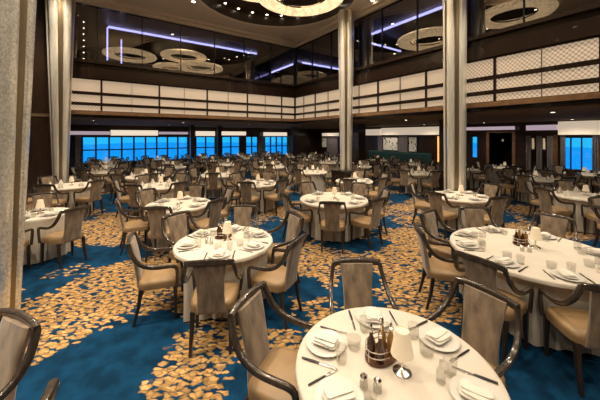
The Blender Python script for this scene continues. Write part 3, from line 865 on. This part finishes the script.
for a, ns in ((-8.6, (1.6, 5.2)), (-5.2, (1.6, 5.2)), (-1.9, (1.6, 5.2)), (1.5, (1.8, 5.0, -2, -5.6, -10, -13.5)), (6.3, (2.6, 5.6, -.4, -3.4, -6.4, -9.4, -12))):
    for n in ns:
        x, y = W(a, n)
        downlight(x, y, LOW-.0, 'recessed round downlight in the low dark ceiling under the balcony', 'downlights under the balcony', .06)
        light('SPOT', (x, y, LOW-.05), LOW_E, spot=2.7)

# ------------------------------------------------------------------ tables and their chairs
D = math.radians
def side_of(cx, cy, x, y):
    d = math.hypot(cx, cy); fx, fy = cx/d, cy/d
    u, v = x-cx, y-cy
    f = u*fx+v*fy; r = u*fy-v*fx
    k = round(math.degrees(math.atan2(r, f))/45) % 8
    return ['far side', 'far right', 'right side', 'near right', 'near side', 'near left', 'left side', 'far left'][k]
PLACED = []     # chair seat centres
nch = [0]
def free(x, y, r):
    for cx, cy, cr in cols:
        if math.hypot(x-cx, y-cy) < r+cr: return False
    a, n = AN(x, y)
    if a > cols_b[0]-.75 and cols_b[1]-.4 < n < cols_b[2]+.4: return False
    if n > N1-.6 or a > A1-.6 or (n > -.45 and a < -9.3): return False
    return True
SIDES = {}
def uniq(key, side):
    alt = {'far side': 'back edge', 'near side': 'front edge', 'left side': 'left end', 'right side': 'right end', 'far right': 'back right', 'far left': 'back left', 'near right': 'front right', 'near left': 'front left'}
    s = SIDES.setdefault(key, set())
    if side in s: side = alt[side]
    s.add(side); return side
def foot(x, y, f):      # footprint corners of a chair that faces f
    c, d = math.cos(f), math.sin(f); out = []
    for u, v in ((-.245, -.35), (.245, -.35), (.292, -.12), (.292, .215), (.265, .24), (-.265, .24), (-.292, .215), (-.292, -.12)): out.append((x+u*d+v*c, y-u*c+v*d))
    return out
def hits(p, q):
    for A, B in ((p, q), (q, p)):
        for i in range(8):
            ex, ey = A[(i+1) % 8][0]-A[i][0], A[(i+1) % 4][1]-A[i][1]
            pa = [ex*k[1]-ey*k[0] for k in A]; pb = [ex*k[1]-ey*k[0] for k in B]
            if max(pa) <= min(pb) or max(pb) <= min(pa): return False
    return True
def chair_at(cx, cy, deg, s, loc, near, turn=True):
    for dd, ds in ((0, 0), (3, 0), (-3, 0), (6, 0), (-6, 0), (9, .02), (-9, .02), (13, .03), (-13, .03)) if turn else ((0, 0), (0, .04), (0, .09)):
        ang = math.radians(deg+dd); x, y = cx+(s+ds)*math.cos(ang), cy+(s+ds)*math.sin(ang)
        if not free(x, y, .34): continue
        fp = foot(x, y, ang+PI)
        if any(abs(q[0][0]-x) < 2 and abs(q[0][1]-y) < 2 and hits(fp, q) for q in PLACED): continue
        PLACED.append(fp)
        o = (CHAIR if near else FAR_CHAIR).put((x, y, 0), ang+PI/2)
        tag(o, 'taupe armchair at the %s of %s' % (uniq(('chair', loc), side_of(cx, cy, x, y)), loc), 'chair', 'armchairs around %s' % loc)
        nch[0] += 1; return (deg+dd, s+ds)
    print('no room for chair', loc, deg); return None
PLACED_T = []
CLOTHS = {}
def place_table(cx, cy, R, chairs, loc, level, seed=0, settings=None, lamp=None, rot=0, drop=.02, keep=()):
    """level 3: full tableware; 2: plates, napkins, tumblers; 1: peaked napkins; chairs: [(deg, seat distance)]"""
    key = round(R, 3)
    if key not in TABLES: TABLES[key] = Proto(table_proto(R))
    tag(TABLES[key].put((cx, cy, 0), 0), 'round pedestal table hidden under the cloth, %s' % loc, 'table')
    dist = math.hypot(cx, cy)
    real = [c for c in (chair_at(cx, cy, d, s, loc, dist < 9.2, level > 1) for d, s in chairs) if c]
    if level == 1:
        ck = (key, len(chairs), 'far')
        if ck not in CLOTHS: CLOTHS[ck] = Proto(cloth_mb(R, [(D(k*60), chairs[0][1]) for k in range(6)], 5, drop).build('tablecloth', M['cloth'], ang=1.2))
        cl = CLOTHS[ck].put((cx, cy, 0), D(rot))
    else:
        cl = cloth_mb(R, [(D(d), s) for d, s in real], seed, drop).build('tablecloth', M['cloth'], ang=1.2); cl.location = (cx, cy, 0)
    tag(cl, 'white floor-length cloth draped over %s' % loc, 'tablecloth', 'white tablecloths')
    st = settings if settings is not None else [d for d, s in chairs]
    busy = list(keep)
    T = TOP+.001
    def put(proto, ang, rad, lat, z, rz, label, cat, group):
        ca, sa = math.cos(ang), math.sin(ang)      # sitter looks along (-ca,-sa); lat > 0 is the sitter's right hand
        x, y = cx+rad*ca-lat*sa, cy+rad*sa+lat*ca
        sd = side_of(cx, cy, cx+ca, cy+sa)
        rr = {'glass': .036, 'plate': .122}.get(cat, 0)
        if rr:
            if any(math.hypot(x-u, y-v) < rr+w for u, v, w in busy): return None
            busy.append((x, y, rr))
        o = proto.put((x, y, T+z), ang+PI/2+rz)
        sd = uniq((label, loc), sd)
        tag(o, label % (sd, loc), cat, group+' '+loc); return o
    lx, ly = lamp or (0.02, 0.0)
    o = LAMP.put((cx+lx, cy+ly, T), 0); tag(o, 'small chrome table lamp with cream shade on %s' % loc, 'lamp', 'table lamps'); busy.append((cx+lx, cy+ly, .06))
    if level >= 3:
        rx, ry, ra = lx-.09, ly+.12, .64
        busy.append((cx+rx, cy+ry, .115))
        o = RACK.put((cx+rx, cy+ry, T), ra); tag(o, 'oval cruet rack beside the lamp on %s' % loc, 'cruet rack')
        for i, (u, v) in enumerate(((.055, .034), (-.055, .034), (.055, -.034), (-.055, -.034))):
            x, y = cx+rx+u*math.cos(ra)-v*math.sin(ra), cy+ry+u*math.sin(ra)+v*math.cos(ra)
            o = (VIN if i % 2 else OIL).put((x, y, T+.0115), 0)
            tag(o, '%s cruet bottle in the %s on %s' % ('dark' if i % 2 else 'amber', ['back of the rack', 'back of the rack', 'front of the rack', 'front of the rack'][i], loc), 'bottle', 'cruet bottles on '+loc)
        for i, (u, v) in enumerate(((-.10, -.10), (-.03, -.125))):
            busy.append((cx+lx+u-.15, cy+ly+v, .025)); o = SHAKER.put((cx+lx+u-.15, cy+ly+v, T), 0)
            tag(o, 'white shaker with chrome cap, %s one on %s' % (['outer', 'lamp-side'][i], loc), 'shaker', 'shakers on '+loc)
    for d in st:
        g = D(d)
        if level >= 2:
            put(PLATE, g, R-.155, 0, 0, 0, 'white rimmed plate at the %s of %s', 'plate', 'plates on')
            put(NAPKIN, g, R-.155, 0, .0225, R_.uniform(-.3, .3), 'folded white napkin at the %s of %s', 'napkin', 'folded napkins on')
            put(KNIFE, g, R-.165, .165, 0, 0, 'dark-handled knife at the %s of %s', 'knife', 'knives on')
            put(TUMBLER, g, R-.285, .10, 0, 0, 'clear tumbler at the %s setting of %s', 'glass', 'tumblers on')
            if level >= 3:
                put(FORK, g, R-.165, -.155, 0, 0, 'dark-handled fork at the %s of %s', 'fork', 'forks on')
                put(CUT, g, R-.335, -.045, 0, 0, 'short cut-glass tumbler at the %s setting of %s', 'glass', 'short tumblers on')
        else:
            put(PEAK, g, R-.16, 0, 0, 0, 'white peaked napkin at the %s of %s', 'napkin', 'peaked napkins on')

NEAR = 'the nearest table'
S = .16
place_table(.57, 1.72, .585, [(157.5, .73), (91.5, .70), (29, .70)], NEAR, 3, 1, settings=[157.5, 91.5, 29, 212, -31], lamp=(.035, -.05), drop=.60, keep=[(.80, 1.60, .03)])
# corner table mostly outside the frame: two chairs show
for x, y, rz, lab in ((-1.985, 1.59, PI-.385+.0, 'taupe armchair facing the viewer before the fluted mosaic column'), (-1.42, 1.075, math.atan2(-.35, -1)-PI/2, 'taupe armchair cut off at the bottom edge beside the mosaic column chair')):
    o = CHAIR.put((x, y, 0), rz); tag(o, lab, 'chair', 'chairs in the near corner'); PLACED.append(foot(x, y, rz+PI/2))
place_table(-1.0, 3.76, .62, [(-83, .75), (203, .78), (147, .78), (89, .78), (31, .78), (-26, .78)], 'the round gold-leaf aisle table', 3, 2, lamp=(.03, .02))
place_table(2.83, 3.47, .86, [(213, .98), (255, .98), (170, .99), (131, .98), (89, .97), (38, .95)], 'the largest round table', 3, 3, settings=[213, 255, 170, 131, 89, 38, -10, -55], lamp=(.12, .06))
place_table(.75, 6.3, .74, [(262, .88), (-50, .88), (0, .88), (205, .88), (120, .88), (48, .88)], 'the table amid the room centre', 2, 4)
place_table(-2.5, 5.83, .62, [(214, .77), (-86, .77), (93, .77), (153, .77), (32, .77), (-28, .77)], 'the table behind the gold-leaf aisle table', 2, 5)
place_table(3.75, 6.6, .6, [(214, .77), (152, .77), (94, .77), (36, .77), (-80, .77), (-22, .77)], 'the table before the broad silver column', 2, 6)
place_table(-4.7, 5.08, .45, [(-21, .72), (-72, .72), (130, .74)], 'the small table by the mosaic column', 2, 7, settings=[-21, -100, 130, 200])
place_table(-1.27, 8.4, .58, [(262, .75), (205, .75), (-40, .75), (20, .75), (80, .75), (140, .75)], 'the table left of the room centre', 2, 8)
place_table(1.7, 8.85, .56, [(250, .74), (190, .74), (-50, .74), (10, .74), (70, .74)], 'the table before the middle column', 2, 9)
def std(R, rot, n=6, skip=()):
    return [(rot+60*k, R+S+.015) for k in range(n) if k not in skip]
far = [(-3.97, 8.0, 'the table behind the second aisle table', 22, ()), (-5.4, 9.85, 'the third table back along the aisle', 10, ()),
       (-3.0, 10.2, 'the table facing the window-side columns', 40, ()), (-6.5, 8.0, 'the table by the slim silver column', 40, (1,)),
       (6.67, 6.6, 'the table right of the broad silver column', 5, ()), (6.15, 4.5, 'the table cut by the right edge', 50, (3, 4, 5)), (7.75, 9.3, 'the table before the grey drapes', 35, ())]
for x, y, loc, rot, skip in far:
    ch = [(rot+60*k, .6+S+.015) for k in range(6) if k not in skip]
    place_table(x, y, .6, ch, loc, 1, rot=rot)
grid = []
for j, n in enumerate((1.25, 3.75, 6.35)):
    for i, a in enumerate((-8.2, -5.7, -3.2, -.7, 1.8)):
        grid.append((a, n+(.25 if i % 2 else 0)*(-1 if j == 2 else 1), 'the %s table of the %s' % (ORD[i], ['balcony-edge row', 'middle balcony row', 'window row'][j])))
for i, (a, n) in enumerate(((-1.5, -3.5), (-1.9, -1.0))): grid.append((a, n, ['the table left of the middle column', 'the table below the balcony corner'][i]))
for i, n in enumerate((-6.1, -3.1, -.9)): grid.append((1.55, n-.0, 'the %s table behind the art-side columns' % ORD[i]))
for i, n in enumerate((-11.4, -6.4, -3.9, -1.3, 1.2, 3.8)): grid.append((4.3 if n != -1.3 else 4.9, n, 'the %s table along the art wall' % ORD[i]))
for i, (a, n) in enumerate(((6.3, -11.9), (6.35, -9.7), (6.3, -7.2))): grid.append((a, n, ['the table under the far window', 'the table between drapes and far window', 'the table outside the pantry doorway'][i]))
occupied = []
for i, (a, n, loc) in enumerate(grid):
    x, y = W(a, n)
    if not free(x, y, .62): continue
    rot = R_.uniform(0, 60)
    place_table(x, y, .58, [(rot+60*k, .58+S+.015) for k in range(6)], loc, 1, rot=rot)
print('CHAIRS', nch[0], 'objects', len(bpy.data.objects))

# carafe on the nearest table
t = make_decanter(); t.location = (.80, 1.60, TOP+.001); t.scale = (.55, .55, .55); tag(t, 'small glass bottle with white stopper on the nearest table', 'bottle')

# ------------------------------------------------------------------ outside, world, camera
b = MB(); b.box(-400, 400, -100, 700, -14.2, -14); struct(b.build('sea', mat('sea_water', (.02, .60, .95), .6, noise=.1, nscale=.2), smooth=False))
w = bpy.data.worlds.new('dusk_sky'); sc.world = w; w.use_nodes = True
bg = w.node_tree.nodes['Background']; bg.inputs[0].default_value = (.02, .47, .92, 1); bg.inputs[1].default_value = 1.3

cam = bpy.data.cameras.new('camera'); co = bpy.data.objects.new('camera', cam); COL.objects.link(co)
co.location = (0, 0, EYE); co.rotation_euler = (PI/2, 0, 0)
cam.sensor_width = 36; cam.lens = F/600*36; cam.shift_y = -(200-HZ)/600; cam.clip_start = .05; cam.clip_end = 2000
sc.camera = co
vs = sc.view_settings; vs.view_transform = 'Standard'; vs.look = 'None'; vs.gamma = 1; vs.use_curve_mapping = False; vs.exposure = 0
sc.cycles.max_bounces = 6; sc.cycles.diffuse_bounces = 3; sc.cycles.glossy_bounces = 3; sc.cycles.transparent_max_bounces = 12
sc.cycles.sample_clamp_indirect = 6
sc.cycles.use_denoising = True
